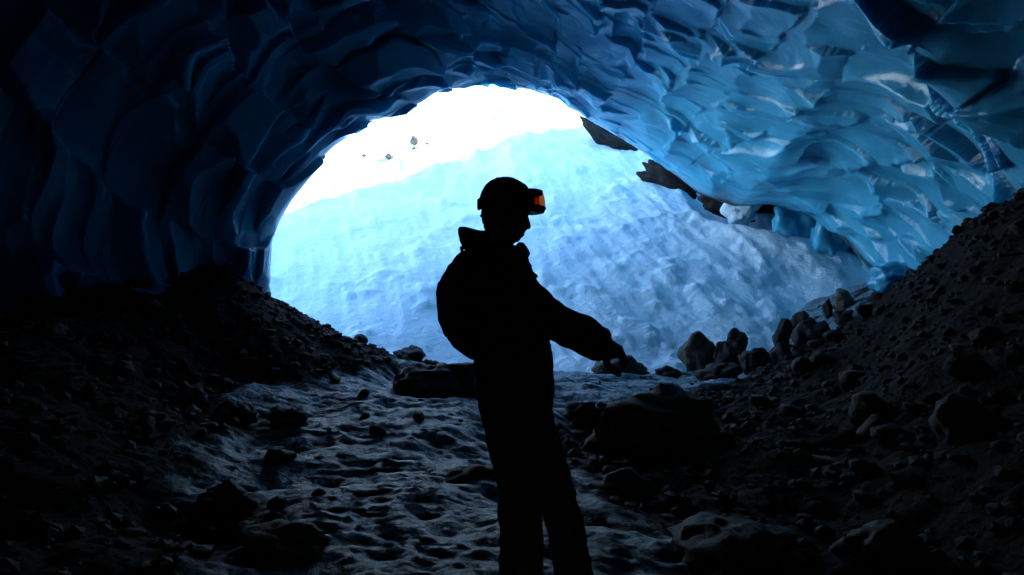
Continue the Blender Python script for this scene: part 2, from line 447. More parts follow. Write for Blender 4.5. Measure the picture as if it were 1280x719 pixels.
def crust_mask(x, y):
    """where the frozen, snow dusted stream bed shows between the debris banks"""
    x = np.asarray(x, float); y = np.asarray(y, float)
    xl = np.interp(y, [2, 4, 6, 8, 9.5, 11, 12, 14], [-1.2, -1.7, -2.5, -2.9, -2.6, -1.6, -1.3, -1.6])
    xr = np.interp(y, [2, 3, 4.5, 6, 8, 10, 11.5, 12.5, 13.5, 15], [0.9, 1.2, 1.0, 0.7, 0.7, 2.5, 4.3, 5.4, 6.2, 7.0])
    n = 0.45 * fbm(p2(x, y, 3, 0.9), 3, 201)
    return np.clip((x - xl + n) / .5, 0, 1) * np.clip((xr - x + n) / .5, 0, 1)
def floor_h(x, y):
    x = np.asarray(x, float); y = np.asarray(y, float)
    c = crust_mask(x, y)
    q = p2(x, y)
    rough = 0.10 * fbm(q * 1.1, 4, 211) + 0.05 * np.abs(fbm(q * 3.1, 3, 221))
    rip = 0.017 * ridged(p2(x * 3.4 + .8 * y, y * 5.6), 4, 231, .65) + 0.055 * fbm(q * 1.6, 3, 241)
    return floor_base(x, y) + rough * (1 - c) + rip * c
def make_ground():
    xs = np.linspace(-8, 8.6, 470); ys = np.r_[np.linspace(-8.5, 2, 30)[:-1], np.linspace(2, 15.4, 430)]
    X, Y = np.meshgrid(xs, ys)
    Z = floor_h(X, Y)
    me = grid_mesh('ground', np.stack([X, Y, Z], -1), True)
    hgt = ridged(p2(X * 3.4 + .8 * Y, Y * 5.6), 4, 231, .65)
    vattr(me, 'crust', crust_mask(X, Y) * (0.55 + 0.25 * np.clip(hgt, -1, 1)))
    return link('ground', me, FLOOR, kind='structure', label='frozen stream bed between dark debris banks')
make_ground()

# ------------------------------------------------------------------ rocks
def rock_mesh(name, seed, sub=4, ang=0.12, dims=(1, 1, 1), mat=None):
    bm = bmesh.new()
    bmesh.ops.create_icosphere(bm, subdivisions=sub, radius=0.5)
    co = np.array([v.co[:] for v in bm.verts])
    rng = np.random.RandomState(seed)
    n = co / np.linalg.norm(co, axis=1)[:, None]
    r = np.full(len(co), 0.5)
    for k in range(17):                                        # chop facets off
        d = rng.normal(size=3); d /= np.linalg.norm(d)
        h = rng.uniform(0.24, 0.45)
        c = n @ d
        with np.errstate(divide='ignore'):
            lim = np.where(c > 0.05, h / np.maximum(c, 1e-3), 9)
        r = np.minimum(r, lim * (1 - ang) + r * ang * (lim < r) + 9 * (lim >= r))
    r = r + 0.085 * fbm(n * 2.2 + seed * 3.1, 4, seed) + 0.012 * fbm(n * 9 + seed, 3, seed + 5)
    co = n * r[:, None] * np.array(dims)
    for v, c in zip(bm.verts, co): v.co = c
    for f in bm.faces: f.smooth = True
    me = bpy.data.meshes.new(name); bm.to_mesh(me); bm.free()
    if mat: me.materials.append(mat)
    return me

def boulder(name, box, y, label, seed, cat='boulder', group=None, mat=None, depth=1.0, tilt=0.0, sub=4):
    """box = pixel box (x0,y0,x1,y1) that the rock shows, y = its distance"""
    x0, y0, x1, y1 = box
    c = P((x0 + x1) / 2, (y0 + y1) / 2, y)
    wdt = (x1 - x0) / CAM_F * y; hgt = (y1 - y0) / CAM_F * y
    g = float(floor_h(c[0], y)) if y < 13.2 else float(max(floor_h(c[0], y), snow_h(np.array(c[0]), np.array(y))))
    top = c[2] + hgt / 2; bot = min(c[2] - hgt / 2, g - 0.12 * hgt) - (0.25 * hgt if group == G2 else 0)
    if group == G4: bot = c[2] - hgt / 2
    H = top - bot
    me = rock_mesh(name, seed, sub, dims=(wdt * 1.12, wdt * depth * 1.12, H * 1.1), mat=mat or ROCK)
    o = link(name, me, None, label=label, category=cat)
    o.location = (c[0], y, (top + bot) / 2); o.rotation_euler = (0, R(tilt), 0)
    if group: o['group'] = group
    return o

G1 = 'boulders on the frozen stream bed'; G2 = 'boulders at the foot of the snow slope'; G3 = 'rocks on the sunlit snow'; G4 = 'added dark rocks for the shade in the gap between ice and snow'  # G4: black rocks added to stand in for the gap's shadow
ROCKS = [
    ('boulder', (487, 441, 606, 524), 9.0, 'big dark boulder on the stream bed behind the person\'s backpack', G1, ROCK),
    ('boulder', (494, 430, 534, 450), 12.0, 'small dark boulder against the bright snow left of the person', G2, ROCK),
    ('boulder', (736, 478, 918, 605), 6.9, 'largest dark boulder, rounded, below the person\'s outstretched hand', G1, ROCK),
    ('boulder', (698, 503, 757, 545), 8.3, 'dark blocky boulder between the person\'s thigh and the largest boulder', G1, ROCK),
    ('boulder', (740, 441, 816, 468), 12.6, 'low olive brown boulder directly behind the pointing hand', G2, ROCK2),
    ('boulder', (849, 413, 908, 462), 12.7, 'tall rounded boulder cutting into the snow right of the hand', G2, ROCK2),
    ('rock', (899, 403, 938, 422), 13.1, 'small angular rock perched on top behind the tall rounded boulder', G2, ROCK),
    ('rock', (886, 424, 931, 450), 12.3, 'pointed rock leaning at the right side of the tall rounded boulder', G2, ROCK),
    ('boulder', (989, 402, 1040, 444), 12.2, 'broad dark boulder in the middle of the right snow edge', G2, ROCK),
    ('boulder', (960, 421, 1001, 452), 11.9, 'dark boulder just left of the broad boulder on the snow edge', G2, ROCK),
    ('boulder', (1039, 362, 1070, 387), 13.4, 'upright grey boulder high on the right snow edge', G2, ROCK2),
    ('rock', (1041, 384, 1069, 399), 12.9, 'round rock right below the upright grey boulder', G2, ROCK),
    ('rock', (986, 389, 1016, 404), 13.4, 'flat dark rock in snow above the broad boulder', G2, ROCK),
    ('rock', (964, 396, 990, 407), 13.3, 'thin flat rock lying left end of the flat dark rocks', G2, ROCK),
    ('rock', (1028, 377, 1042, 388), 13.5, 'little dark rock touching the upright grey boulder', G2, ROCK),
    ('boulder', (922, 434, 964, 462), 11.4, 'dark rock in the rubble under the pointed leaning rock', G2, ROCK),
    ('boulder', (868, 452, 925, 476), 11.2, 'flat rubble rock in front of the tall rounded boulder', G2, ROCK),
    ('rock', (818, 456, 850, 471), 11.9, 'low dark rock in the water-like ice left of the tall boulder', G2, ROCK),
    ('boulder', (998, 442, 1046, 474), 10.9, 'reddish dark boulder in rubble below the broad boulder', G2, GRAVEL),
    ('boulder', (960, 466, 1060, 522), 9.4, 'wide dark boulder on the lower right debris bank', G1, ROCK),
    ('boulder', (524, 580, 628, 626), 5.6, 'low flat boulder on the ice left of the person\'s knees', G1, ROCK),
    ('rock', (485, 565, 530, 592), 6.3, 'small low rock frozen in the ice left of the flat boulder', G1, ROCK),
    ('boulder', (240, 598, 324, 668), 4.9, 'square dark slab with a flat top at lower left', G1, GRAVEL),
    ('boulder', (318, 566, 372, 612), 5.9, 'dark boulder behind the square slab, left of the ice', G1, ROCK),
    ('boulder', (404, 622, 452, 668), 4.9, 'dark round boulder near the bottom of the ice', G1, ROCK),
    ('boulder', (416, 654, 476, 712), 4.3, 'dark boulder in front of the round boulder at picture bottom', G1, ROCK),
    ('boulder', (494, 664, 544, 706), 4.4, 'dark boulder at picture bottom nearest the person\'s left', G1, ROCK),
    ('boulder', (300, 650, 420, 719), 4.1, 'long dark boulder below the square slab', G1, ROCK),
    ('boulder', (732, 588, 818, 632), 5.4, 'low dark boulder in front of the largest boulder', G1, ROCK),
    ('boulder', (718, 640, 766, 690), 4.5, 'dark rock beside the person\'s front shin', G1, ROCK),
    ('boulder', (830, 640, 980, 719), 4.1, 'broad dark boulder at picture bottom right of the person', G1, ROCK),
    ('rock', (1014, 568, 1062, 592), 5.8, 'pale flat rock on the dark right debris bank', G1, ROCK2),
    ('boulder', (1050, 650, 1160, 719), 4.0, 'dark boulder at picture bottom on the right bank', G1, ROCK),
    ('boulder', (1170, 500, 1262, 590), 5.0, 'dark boulder high on the right bank at picture edge', G1, ROCK),
    ('boulder', (215, 478, 262, 520), 7.2, 'rounded dark boulder at the foot of the left bank', G1, GRAVEL),
    ('boulder', (330, 508, 392, 540), 7.0, 'low icy boulder on the left edge of the stream bed', G1, ROCK),
    ('boulder', (268, 500, 330, 540), 6.9, 'low boulder between the left bank foot and the ice', G1, ROCK),
    ('rock', (712, 164, 824, 196), 22.6, 'added black jagged rock for the shade under the ice roof edge, highest of the gap', G4, ROCK),
    ('rock', (784, 212, 892, 246), 20.4, 'added black jagged rock for the shade between roof edge and snow, middle of the gap', G4, ROCK),
    ('rock', (864, 252, 944, 274), 18.6, 'added black rock for the shade in the gap just left of the pale snowy ice block', G4, ROCK),
    ('rock', (930, 252, 990, 268), 17.6, 'added dark rock for the dirt and shade under the ice edge right of the pale block', G4, GRAVEL),
    ('rock', (481, 191, 494, 199), 21.4, 'largest dark rock on the white sunlit snow', G3, ROCK2),
    ('rock', (512, 170, 524, 181), 22.3, 'brownish rock, upper of those on the sunlit snow', G3, ROCK2),
    ('rock', (514, 183, 524, 191), 21.9, 'brownish rock just under the upper one on sunlit snow', G3, ROCK2),
    ('rock', (452, 192, 458, 197), 21.3, 'tiny leftmost rock on the white sunlit snow', G3, ROCK2),
    ('rock', (531, 178, 538, 182), 22.0, 'tiny rightmost rock on the white sunlit snow', G3, ROCK2),
]
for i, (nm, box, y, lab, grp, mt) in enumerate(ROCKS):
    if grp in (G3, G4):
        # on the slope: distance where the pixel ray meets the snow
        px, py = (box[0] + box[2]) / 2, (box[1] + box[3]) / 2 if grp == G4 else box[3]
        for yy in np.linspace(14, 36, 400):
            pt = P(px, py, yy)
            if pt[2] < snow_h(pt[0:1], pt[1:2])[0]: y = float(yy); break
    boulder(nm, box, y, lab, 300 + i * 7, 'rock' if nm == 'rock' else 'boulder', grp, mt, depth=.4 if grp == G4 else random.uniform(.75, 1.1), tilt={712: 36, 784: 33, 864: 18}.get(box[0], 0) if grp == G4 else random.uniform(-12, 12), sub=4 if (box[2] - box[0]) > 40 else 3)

# medium stones lying on the two debris banks: countable, but nothing tells them apart
stone_meshes = [rock_mesh('stone', 900 + k, 2, dims=(1, .85, .7), mat=GRAVEL) for k in range(8)]
rng = np.random.RandomState(5)
def scatter_stones(n, xr, yr, test, label, group, smin, smax):
    k = 0
    for _ in range(n * 40):
        if k >= n: break
        x, y = rng.uniform(*xr), rng.uniform(*yr)
        if not test(x, y): continue
        if abs(x / y) > .66 or abs((floor_base(x, y)) / y) > .37: continue
        s = smin + (smax - smin) * rng.rand() ** 2.5
        o = link('stone', stone_meshes[rng.randint(8)], None, label=label, category='stone', group=group)
        o.location = (x, y, float(floor_h(x, y)) + s * .12); o.scale = (s, s, s * rng.uniform(.7, 1.1))
        o.rotation_euler = (rng.uniform(-.4, .4), rng.uniform(-.4, .4), rng.uniform(0, 6.28))
        k += 1
cm = lambda x, y: float(crust_mask(np.array([x]), np.array([y]))[0])
scatter_stones(60, (1.5, 7), (4.5, 13.6), lambda x, y: cm(x, y) < .4 and x > 1.2, 'dark stone lying loose on the right debris bank', 'stones on the right bank', .10, .5)
scatter_stones(60, (-5.5, -1), (4, 12), lambda x, y: cm(x, y) < .4 and x < -1, 'dark stone lying loose on the left debris bank', 'stones on the left bank', .08, .4)
scatter_stones(40, (-3, 4), (4, 13), lambda x, y: cm(x, y) > .6, 'small dark stone frozen into the snowy stream bed', 'stones in the stream bed', .06, .22)

# gravel: a mass nobody could count
def make_gravel(n=7000):
    bm = bmesh.new(); bmesh.ops.create_icosphere(bm, subdivisions=1, radius=.5)
    bv = np.array([v.co[:] for v in bm.verts]); bf = np.array([[v.index for v in f.verts] for f in bm.faces]); bm.free()
    xs = rng.uniform(-6.5, 7.2, n * 4); ys = rng.uniform(3.2, 13.8, n * 4)
    keep = (crust_mask(xs, ys) < .5) & (np.abs(xs / ys) < .7)
    xs, ys = xs[keep][:n], ys[keep][:n]; n = len(xs)
    zs = floor_h(xs, ys)
    s = 0.025 + 0.10 * rng.rand(n) ** 3
    jit = 1 + rng.uniform(-.28, .28, (n, len(bv), 3))
    ang = rng.uniform(0, 6.28, n); c, sn = np.cos(ang), np.sin(ang)
    v = bv[None] * jit * s[:, None, None] * np.array([1.2, 1, .75])
    v = np.stack([v[..., 0] * c[:, None] - v[..., 1] * sn[:, None], v[..., 0] * sn[:, None] + v[..., 1] * c[:, None], v[..., 2]], -1)
    v += np.stack([xs, ys, zs + s * .15], -1)[:, None]
    f = bf[None] + (np.arange(n) * len(bv))[:, None, None]
    me = bpy.data.meshes.new('gravel'); me.from_pydata(v.reshape(-1, 3).tolist(), [], f.reshape(-1, 3).tolist()); me.update()
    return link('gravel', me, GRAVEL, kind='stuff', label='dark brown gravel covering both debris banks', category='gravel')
make_gravel()

# ice lumps hanging under / standing below the dirty ice edge on the right
ICEB = [((966, 236, 1024, 314), 17.1, 'hanging blue ice lump under the dirt band at right'), ((1010, 262, 1068, 336), 16.4, 'broad blue ice lump resting on snow at right'),
        ((1084, 332, 1138, 368), 12.4, 'smooth grey blue ice boulder on the edge of the right bank'), ((900, 236, 950, 290), 18.3, 'pale snowy ice block under the left end of dirt band')]
for i, (box, y, lab) in enumerate(ICEB):
    me = rock_mesh('ice_block', 700 + i * 3, 4, ang=.1, dims=((box[2] - box[0]) / CAM_F * y * 1.1, 1.0, (box[3] - box[1]) / CAM_F * y * 1.25), mat=SNOW if i == 3 else ICE)
    o = link('ice_block', me, None, label=lab, category='ice block', group='ice blocks at the right snow edge')
    o.location = P((box[0] + box[2]) / 2, (box[1] + box[3]) / 2, y)

# ------------------------------------------------------------------ person
YP = 3.3
K = YP / CAM_F
def Q(px, py, dy=0.0):
    return Vector(P(px, py, YP + dy))

def ring_loft(bm, rings, cap=True):
    """rings: list of lists of Vectors, same count -> closed skin"""
    vs = [[bm.verts.new(p) for p in r] for r in rings]
    n = len(vs[0])
    for a, b in zip(vs[:-1], vs[1:]):
        for k in range(n):
            bm.faces.new((a[k], a[(k + 1) % n], b[(k + 1) % n], b[k]))
    if cap:
        bm.faces.new(list(reversed(vs[0]))); bm.faces.new(vs[-1])

def section_loft(bm, secs, n=28, e=1.0):
    """secs: (py, back px, front px, half depth, dy)"""
    rings = []
    for s in secs:
        py, xb, xf, hd = s[:4]; dy = s[4] if len(s) > 4 else 0.0
        c = Q((xb + xf) / 2, py, 0); rx = (xf - xb) / 2 * K
        r = []
        for k in range(n):
            a = 2 * math.pi * k / n
            ca, sa = math.cos(a), math.sin(a)
            r.append(Vector((c.x + rx * math.copysign(abs(ca) ** e, ca), YP + dy + hd * math.copysign(abs(sa) ** e, sa), c.z)))
        rings.append(r)
    ring_loft(bm, rings)

def tube(bm, pts, rad, n=16, flat=1.0):
    """tapered tube with round ends through pts"""
    pts = [Vector(p) for p in pts]
    P_, R_ = [], []
    d0 = (pts[0] - pts[1]).normalized(); d1 = (pts[-1] - pts[-2]).normalized()
    for a in (0.92, 0.7, 0.38):
        P_.append(pts[0] + d0 * rad[0] * a); R_.append(rad[0] * math.sqrt(1 - a * a))
    P_ += pts; R_ += list(rad)
    for a in (0.38, 0.7, 0.92):
        P_.append(pts[-1] + d1 * rad[-1] * a); R_.append(rad[-1] * math.sqrt(1 - a * a))
    rings = []
    ref = Vector((0, 1, 0)) if abs(d1.y) < .9 else Vector((1, 0, 0))
    for k, (p, r) in enumerate(zip(P_, R_)):
        a = P_[max(k - 1, 0)]; b = P_[min(k + 1, len(P_) - 1)]
        t = (b - a).normalized()
        u = (ref - t * ref.dot(t)).normalized(); v = t.cross(u)
        rings.append([p + u * r * flat * math.cos(2 * math.pi * q / n) + v * r * math.sin(2 * math.pi * q / n) for q in range(n)])
    ring_loft(bm, rings)

def blob(bm, c, r, seg=16):
    m = Matrix.Translation(c) @ Matrix.Diagonal((*r, 1))
    bmesh.ops.create_uvsphere(bm, u_segments=seg, v_segments=seg // 2 + 2, radius=1, matrix=m)

def fuse(name, bm, voxel, mat, parent, smooth=4, wrinkle=0.0, wscale=9.0, seed=0):
    """voxel union of everything in bm -> one continuous mesh object"""
    bmesh.ops.recalc_face_normals(bm, faces=bm.faces)
    me = bpy.data.meshes.new(name + '_raw'); bm.to_mesh(me); bm.free()
    o = bpy.data.objects.new(name + '_raw', me); col.objects.link(o)
    md = o.modifiers.new('r', 'REMESH'); md.mode = 'VOXEL'; md.voxel_size = voxel
    ms = o.modifiers.new('s', 'SMOOTH'); ms.iterations = smooth; ms.factor = 0.5
    dg = bpy.context.evaluated_depsgraph_get(); dg.update()
    out = bpy.data.meshes.new_from_object(o.evaluated_get(dg)); out.name = name
    bpy.data.objects.remove(o); bpy.data.meshes.remove(me)
    nv = len(out.vertices)
    co = np.empty(nv * 3, np.float32); out.vertices.foreach_get('co', co); co = co.reshape(-1, 3).astype(float)
    if wrinkle:
        no = np.empty(nv * 3, np.float32); out.vertex_normals.foreach_get('vector', no); no = no.reshape(-1, 3)
        q = co * np.array([wscale * .6, wscale * .6, wscale * 1.3])
        co = co + no * (wrinkle * ridged(q, 2, 500 + seed))[:, None]
        out.vertices.foreach_set('co', co.reshape(-1).astype(np.float32))
    out.polygons.foreach_set('use_smooth', np.ones(len(out.polygons), bool))
    out.materials.clear()
    out.update()
    return link(name, out, mat, parent)

def plain(name, bm, mat, parent, smooth=True):
    bmesh.ops.recalc_face_normals(bm, faces=bm.faces)
    me = bpy.data.meshes.new(name); bm.to_mesh(me); bm.free()
    if smooth: me.polygons.foreach_set('use_smooth', np.ones(len(me.polygons), bool))
    return link(name, me, mat, parent)

person = bpy.data.objects.new('person', None); col.objects.link(person)
person['label'] = 'person in dark winter clothes and helmet standing in profile, one arm held out'
person['category'] = 'person'
# (the root stays at the origin so that the parts can be written in scene coordinates)

SH = (628, 352)                                   # shoulder pixel
ARM = [(SH, -.20, 27), ((645, 366), -.23, 27), ((668, 386), -.29, 26), ((697, 405), -.36, 22.5), ((728, 417), -.29, 21.5), ((741, 427), -.26, 20), ((747, 431), -.245, 18)]
FARM = [((624, 352), .20), ((632, 395), .27), ((636, 432), .30), ((655, 462), .25), ((672, 486), .19)]
LEGS = [[((628, 505), -.10), ((640, 560), -.105), ((650, 610), -.10), ((650, 660), -.10), ((652, 745), -.10)],
        [((655, 505), .10), ((672, 555), .11), ((690, 605), .11), ((708, 660), .11), ((722, 745), .11)]]
FEET = [((652, 745), (650, 762), (690, 764), -.10), ((722, 745), (721, 762), (762, 764), .11)]

# --- body: one continuous skin (head, neck, torso, limbs)
bm = bmesh.new()
section_loft(bm, [(226, 622, 640, .03), (231, 612, 650, .055), (240, 605.5, 657, .070), (250, 603, 660.5, .076), (260, 602.5, 661.5, .077), (267.4, 603, 661.4, .076),
                  (272, 603.5, 658.6, .074), (279, 604.5, 657.5, .071), (287, 606, 656.4, .066), (291.8, 608, 654.2, .060), (295, 610, 653.2, .056), (299, 614, 651.0, .047),
                  (302, 617, 648.6, .038), (304, 619, 642, .03)], 32)
tube(bm, [Q(658.6, 271), Q(660.0, 278.5), Q(660.3, 283.4)], [.007, .010, .0125], 12)               # nose
for s in (-1, 1): blob(bm, Q(657.8, 284.5) + Vector((0, s * .012, 0)), (.010, .009, .008))          # nostrils
tube(bm, [Q(654.2, 289.5, -.022), Q(655.6, 289.4), Q(654.2, 289.5, .022)], [.004, .006, .004], 10)   # lips
tube(bm, [Q(652.8, 294.0, -.020), Q(654.0, 293.8), Q(652.8, 294.0, .020)], [.005, .0065, .005], 10)
blob(bm, Q(646.5, 299.3), (.012, .018, .010))                                                       # chin
tube(bm, [Q(655, 267.5, -.05), Q(660.4, 266.8, -.02), Q(660.4, 266.8, .02), Q(655, 267.5, .05)], [.007, .008, .008, .007], 10)  # brow
for s in (-1, 1):
    blob(bm, Q(654.5, 272.8) + Vector((0, s * .031, 0)), (.011, .013, .0105))                       # eye under its lid
    blob(bm, Q(626, 277) + Vector((0, s * .073, 0)), (.020, .010, .030))                            # ear
tube(bm, [Q(628, 285), Q(622, 310), Q(618, 330)], [.062, .060, .068], 20)                           # neck
section_loft(bm, [(322, 592, 646, .12), (345, 590, 658, .185), (380, 592, 662, .18), (430, 598, 664, .16), (480, 602, 668, .165), (515, 604, 668, .165), (530, 615, 664, .12)])
tube(bm, [Q(*p, d) for p, d, r in ARM] + [Q(756, 436, -.24)], [.055, .056, .052, .045, .042, .034, .03, .028], 14)
tube(bm, [Q(*p, d) for p, d in FARM], [.055, .052, .045, .038, .03], 14)
for lg in LEGS: tube(bm, [Q(*p, d) for p, d in lg], [.085, .078, .062, .055, .042], 16)
for a, h, t, d in FEET: tube(bm, [Q(a[0], a[1], d), Q(h[0], h[1] - 6, d), Q(t[0] - 4, t[1] - 2, d)], [.04, .038, .028], 12)
fuse('body', bm, .0054, SKIN, person, 2)

for s in (-1, 1):
    bm = bmesh.new(); blob(bm, Q(656.6, 273) + Vector((0, s * .031, 0)), (.0075, .0095, .0055), 10)
    plain('eye', bm, make_plain('eye_white', (.6, .58, .55), .2) if s < 0 else bpy.data.materials['eye_white'], person)

bm = bmesh.new()                                                                                     # hair showing at the nape
section_loft(bm, [(258, 602.5, 628, .080), (268, 602.0, 622, .079), (276, 603.2, 619, .075), (283, 604.6, 617, .066), (289, 607, 616, .05)], 24)
fuse('hair', bm, .004, HAIR, person, 2, .0025, 60, 3)

# --- jacket
bm = bmesh.new()
section_loft(bm, [(306, 604, 648, .085), (314, 594, 655, .115), (324, 586, 660, .165), (336, 581, 664, .205), (348, 580, 670, .225), (362, 581, 676, .235), (385, 584, 681, .235),
                  (420, 588, 686, .225), (446, 592.5, 689, .22), (470, 594, 691, .215), (488, 595, 692, .215), (498, 596.5, 690, .21), (502, 603, 686, .20)], 36, .9)
tube(bm, [Q(*p, d) for p, d, r in ARM], [r * K * .96 for p, d, r in ARM], 20)
tube(bm, [Q(*p, d) for p, d in FARM], [.085, .085, .076, .068, .060], 18)
jacket = fuse('jacket', bm, .0065, JACKET, person, 3, .0055, 13, 1)
bm = bmesh.new()                                                                                     # stand-up collar in front of the chin
tube(bm, [Q(612, 318, -.10), Q(634, 317, -.092), Q(650, 316, -.045), Q(653.5, 316.5, 0), Q(650, 316, .045), Q(634, 317, .092), Q(612, 318, .10)], [.022, .026, .030, .032, .030, .026, .022], 14)
tube(bm, [Q(650, 309, -.03), Q(652, 309, .0), Q(650, 309, .03)], [.018, .018, .018], 10)
fuse('collar', bm, .005, JACKET, jacket, 3, .003, 20, 2)
bm = bmesh.new()                                                                                     # folded hood, pointed at the back
rings = []
for px, zt, zb, hd in [(573.2, 286.5, 291, .06), (575.5, 283.8, 299, .10), (580, 284.2, 311, .125), (588, 286.0, 318, .135), (598, 288.0, 322, .135), (607, 289.5, 324, .12), (613, 293, 324, .10)]:
    c = Q(px, (zt + zb) / 2); rz = (zb - zt) / 2 * K
    rings.append([Vector((c.x, YP + hd * math.copysign(abs(math.cos(a)) ** .8, math.cos(a)), c.z + rz * math.copysign(abs(math.sin(a)) ** .55, math.sin(a)))) for a in [2 * math.pi * k / 28 for k in range(28)]])
ring_loft(bm, rings)
fuse('hood', bm, .0045, JACKET, jacket, 1, .003, 22, 4)
bm = bmesh.new()                                                                                     # flared sleeve cuff
ca, cb = Q(738, 425, -.262), Q(749, 430.5, -.243)
ax = (cb - ca).normalized(); u = Vector((0, 1, 0)); u = (u - ax * u.dot(ax)).normalized(); v = ax.cross(u)
rings = []
for f, r in [(0, .062), (.5, .067), (1.0, .0685), (1.15, .064), (1.0, .056)]:
    rings.append([ca + (cb - ca) * f + u * r * math.cos(2 * math.pi * k / 24) + v * r * math.sin(2 * math.pi * k / 24) for k in range(24)])
ring_loft(bm, rings)
plain('cuff', bm, JACKET, jacket)
bm = bmesh.new()                                                                                     # raised flap where the cuff ends
tube(bm, [Q(741, 403, -.262), Q(749, 408, -.255), Q(755.5, 413.0, -.25)], [.012, .011, .006], 10)
plain('cuff_tab', bm, JACKET, jacket)
bm = bmesh.new(); tube(bm, [Q(598, 500, -.20), Q(640, 503, -.215), Q(688, 499, -.19)], [.008, .008, .008], 8)
plain('hem', bm, JACKET, jacket)
bm = bmesh.new(); tube(bm, [Q(690.5, 484, -.02), Q(691.8, 490, -.02), Q(690.5, 495, -.02)], [.005, .006, .004], 8)
plain('hem_toggle', bm, JACKET, jacket)

# --- trousers, boots
bm = bmesh.new()
section_loft(bm, [(478, 600, 684, .185), (495, 602, 687, .19), (512, 604, 689, .185), (528, 610, 692, .17), (540, 618, 692, .14)], 28)
tube(bm, [Q(*p, d) for p, d in LEGS[0]], [.098, .092, .086, .085, .088], 20)
tube(bm, [Q(*p, d) for p, d in LEGS[1]], [.102, .098, .086, .074, .078], 20)
fuse('trousers', bm, .0065, TROUSER, person, 3, .006, 11, 6)
for a, h, t, d in FEET:
    bm = bmesh.new()
    tube(bm, [Q(a[0], a[1] - 12, d), Q(a[0], a[1], d), Q(h[0], h[1] - 8, d)], [.062, .060, .058], 16)
    tube(bm, [Q(h[0], h[1] - 8, d), Q(h[0] + 20, h[1] - 8, d), Q(t[0], t[1] - 6, d)], [.056, .052, .042], 16)
    bt = fuse('boot', bm, .005, BOOT, person, 2)
    bm = bmesh.new()
    x0, x1, zz = Q(h[0] - 18, h[1], d).x, Q(t[0] + 12, t[1], d).x, Q(h[0], 768, d).z
    bmesh.ops.create_cube(bm, size=1, matrix=Matrix.Translation(((x0 + x1) / 2, YP + d, zz + .012)) @ Matrix.Diagonal((x1 - x0, .10, .026, 1)))
    bmesh.ops.bevel(bm, geom=bm.edges[:], offset=.008, segments=2, affect='EDGES')
    plain('sole', bm, BOOT, bt)

# --- gloves: palm and five fingers
def glove(wrist, palm, k0, fdir, curl, side, dy_across, lens, r=.0125):
    bm = bmesh.new()
    tube(bm, [wrist, wrist.lerp(palm, .5), palm], [.032, .036, .036], 14, 1.0)
    tube(bm, [palm, palm.lerp(k0, .6), k0], [.038, .037, .030], 14, 1.15)
    for i, L_ in enumerate(lens):
        o = dy_across * (i - 1.5)
        a = k0 + o; a0 = palm.lerp(k0, .3) + o * .8
        b = a + fdir * L_ * .42
        c = b + (fdir * .45 + curl * .9).normalized() * L_ * .34
        e = c + (fdir * .12 + curl).normalized() * L_ * .26
        tube(bm, [a0, a, b, c, e], [r * 1.05, r * 1.1, r, r * .95, r * .82], 10)
    tb = wrist.lerp(palm, .75) + side * .028
    t1 = tb + side * .016 + fdir * .020 + curl * .012
    t2 = t1 + fdir * .028 + curl * .012
    t3 = t2 + fdir * .024 + curl * .002
    tube(bm, [wrist.lerp(palm, .55), tb, t1, t2, t3], [.016, .016, .0135, .0125, .010], 10)
    return fuse('glove', bm, .0032, GLOVE, person, 2, .0012, 40, 8)
fd = (Q(783, 443, -.22) - Q(766, 434, -.23)).normalized()
cu = Vector((-.12, 0.05, -1)).normalized()
glove(Q(750, 433, -.243), Q(758.5, 436.5, -.238), Q(769.5, 438.5, -.232), fd, cu, Vector((-.1, .25, -1)).normalized(), Vector((0, .019, 0.0015)), [.062, .074, .078, .066])
glove(Q(673, 487, .185), Q(678, 495, .165), Q(683, 503, .15), Vector((.35, -.35, -1)).normalized(), Vector((-1, -.2, -.3)).normalized(), Vector((.6, -.6, 0)).normalized(), Vector((.008, .016, 0)), [.064, .072, .068, .056])

# --- helmet with goggles pushed up on it
bm = bmesh.new()
HS = [(221.6, 628, 637, .02), (223, 619.5, 643, .05), (226.5, 612, 650, .078), (232, 606, 658.5, .098), (240, 601.5, 664, .110), (249, 598.6, 665.5, .114), (256, 597.6, 665.5, .113), (259.5, 598.2, 664.5, .110), (262, 600.5, 661.5, .10)]
section_loft(bm, HS, 36)
helmet = fuse('helmet', bm, .0045, HELM, person, 2)
for s in (-1, 1):                                                                                   # ear covers
    bm = bmesh.new(); section_loft(bm, [(256, 607, 645, .012, s * .098), (266, 612, 640, .014, s * .094), (276, 616, 634, .013, s * .086), (282, 620, 630, .008, s * .08)], 18)
    plain('ear_pad', bm, HELM, helmet)
bm = bmesh.new(); tube(bm, [Q(626, 281, -.080), Q(638, 294, -.062), Q(642, 303.2, -.02), Q(642, 303.2, .02), Q(638, 294, .062), Q(626, 281, .080)], [.006] * 6, 8)
plain('chin_strap', bm, HELM, helmet)
bm = bmesh.new()
for k in range(5):
    y_ = (k - 2) * .04
    bmesh.ops.create_cube(bm, size=1, matrix=Matrix.Translation(Q(630, 223.4, 0) + Vector((0, y_, -.013 * (k - 2) ** 2 * .25 + .0))) @ Matrix.Diagonal((.06, .012, .006, 1)))
plain('vent', bm, HELM, helmet, False)
bm = bmesh.new()                                                                                     # goggle strap round the shell
pts = []
for k in range(37):
    a = 2 * math.pi * k / 36
    c = Q(631.5, 251.5 - 3.5 * math.cos(a)); pts.append(c + Vector((.1125 * math.cos(a), .116 * math.sin(a), 0)))
rings = [[p + Vector((0, 0, .017)) , p + Vector((.004 * math.cos(2 * math.pi * k / 36), .004 * math.sin(2 * math.pi * k / 36), .017)), p + Vector((.004 * math.cos(2 * math.pi * k / 36), .004 * math.sin(2 * math.pi * k / 36), -.017)), p + Vector((0, 0, -.017))] for k, p in enumerate(pts)]
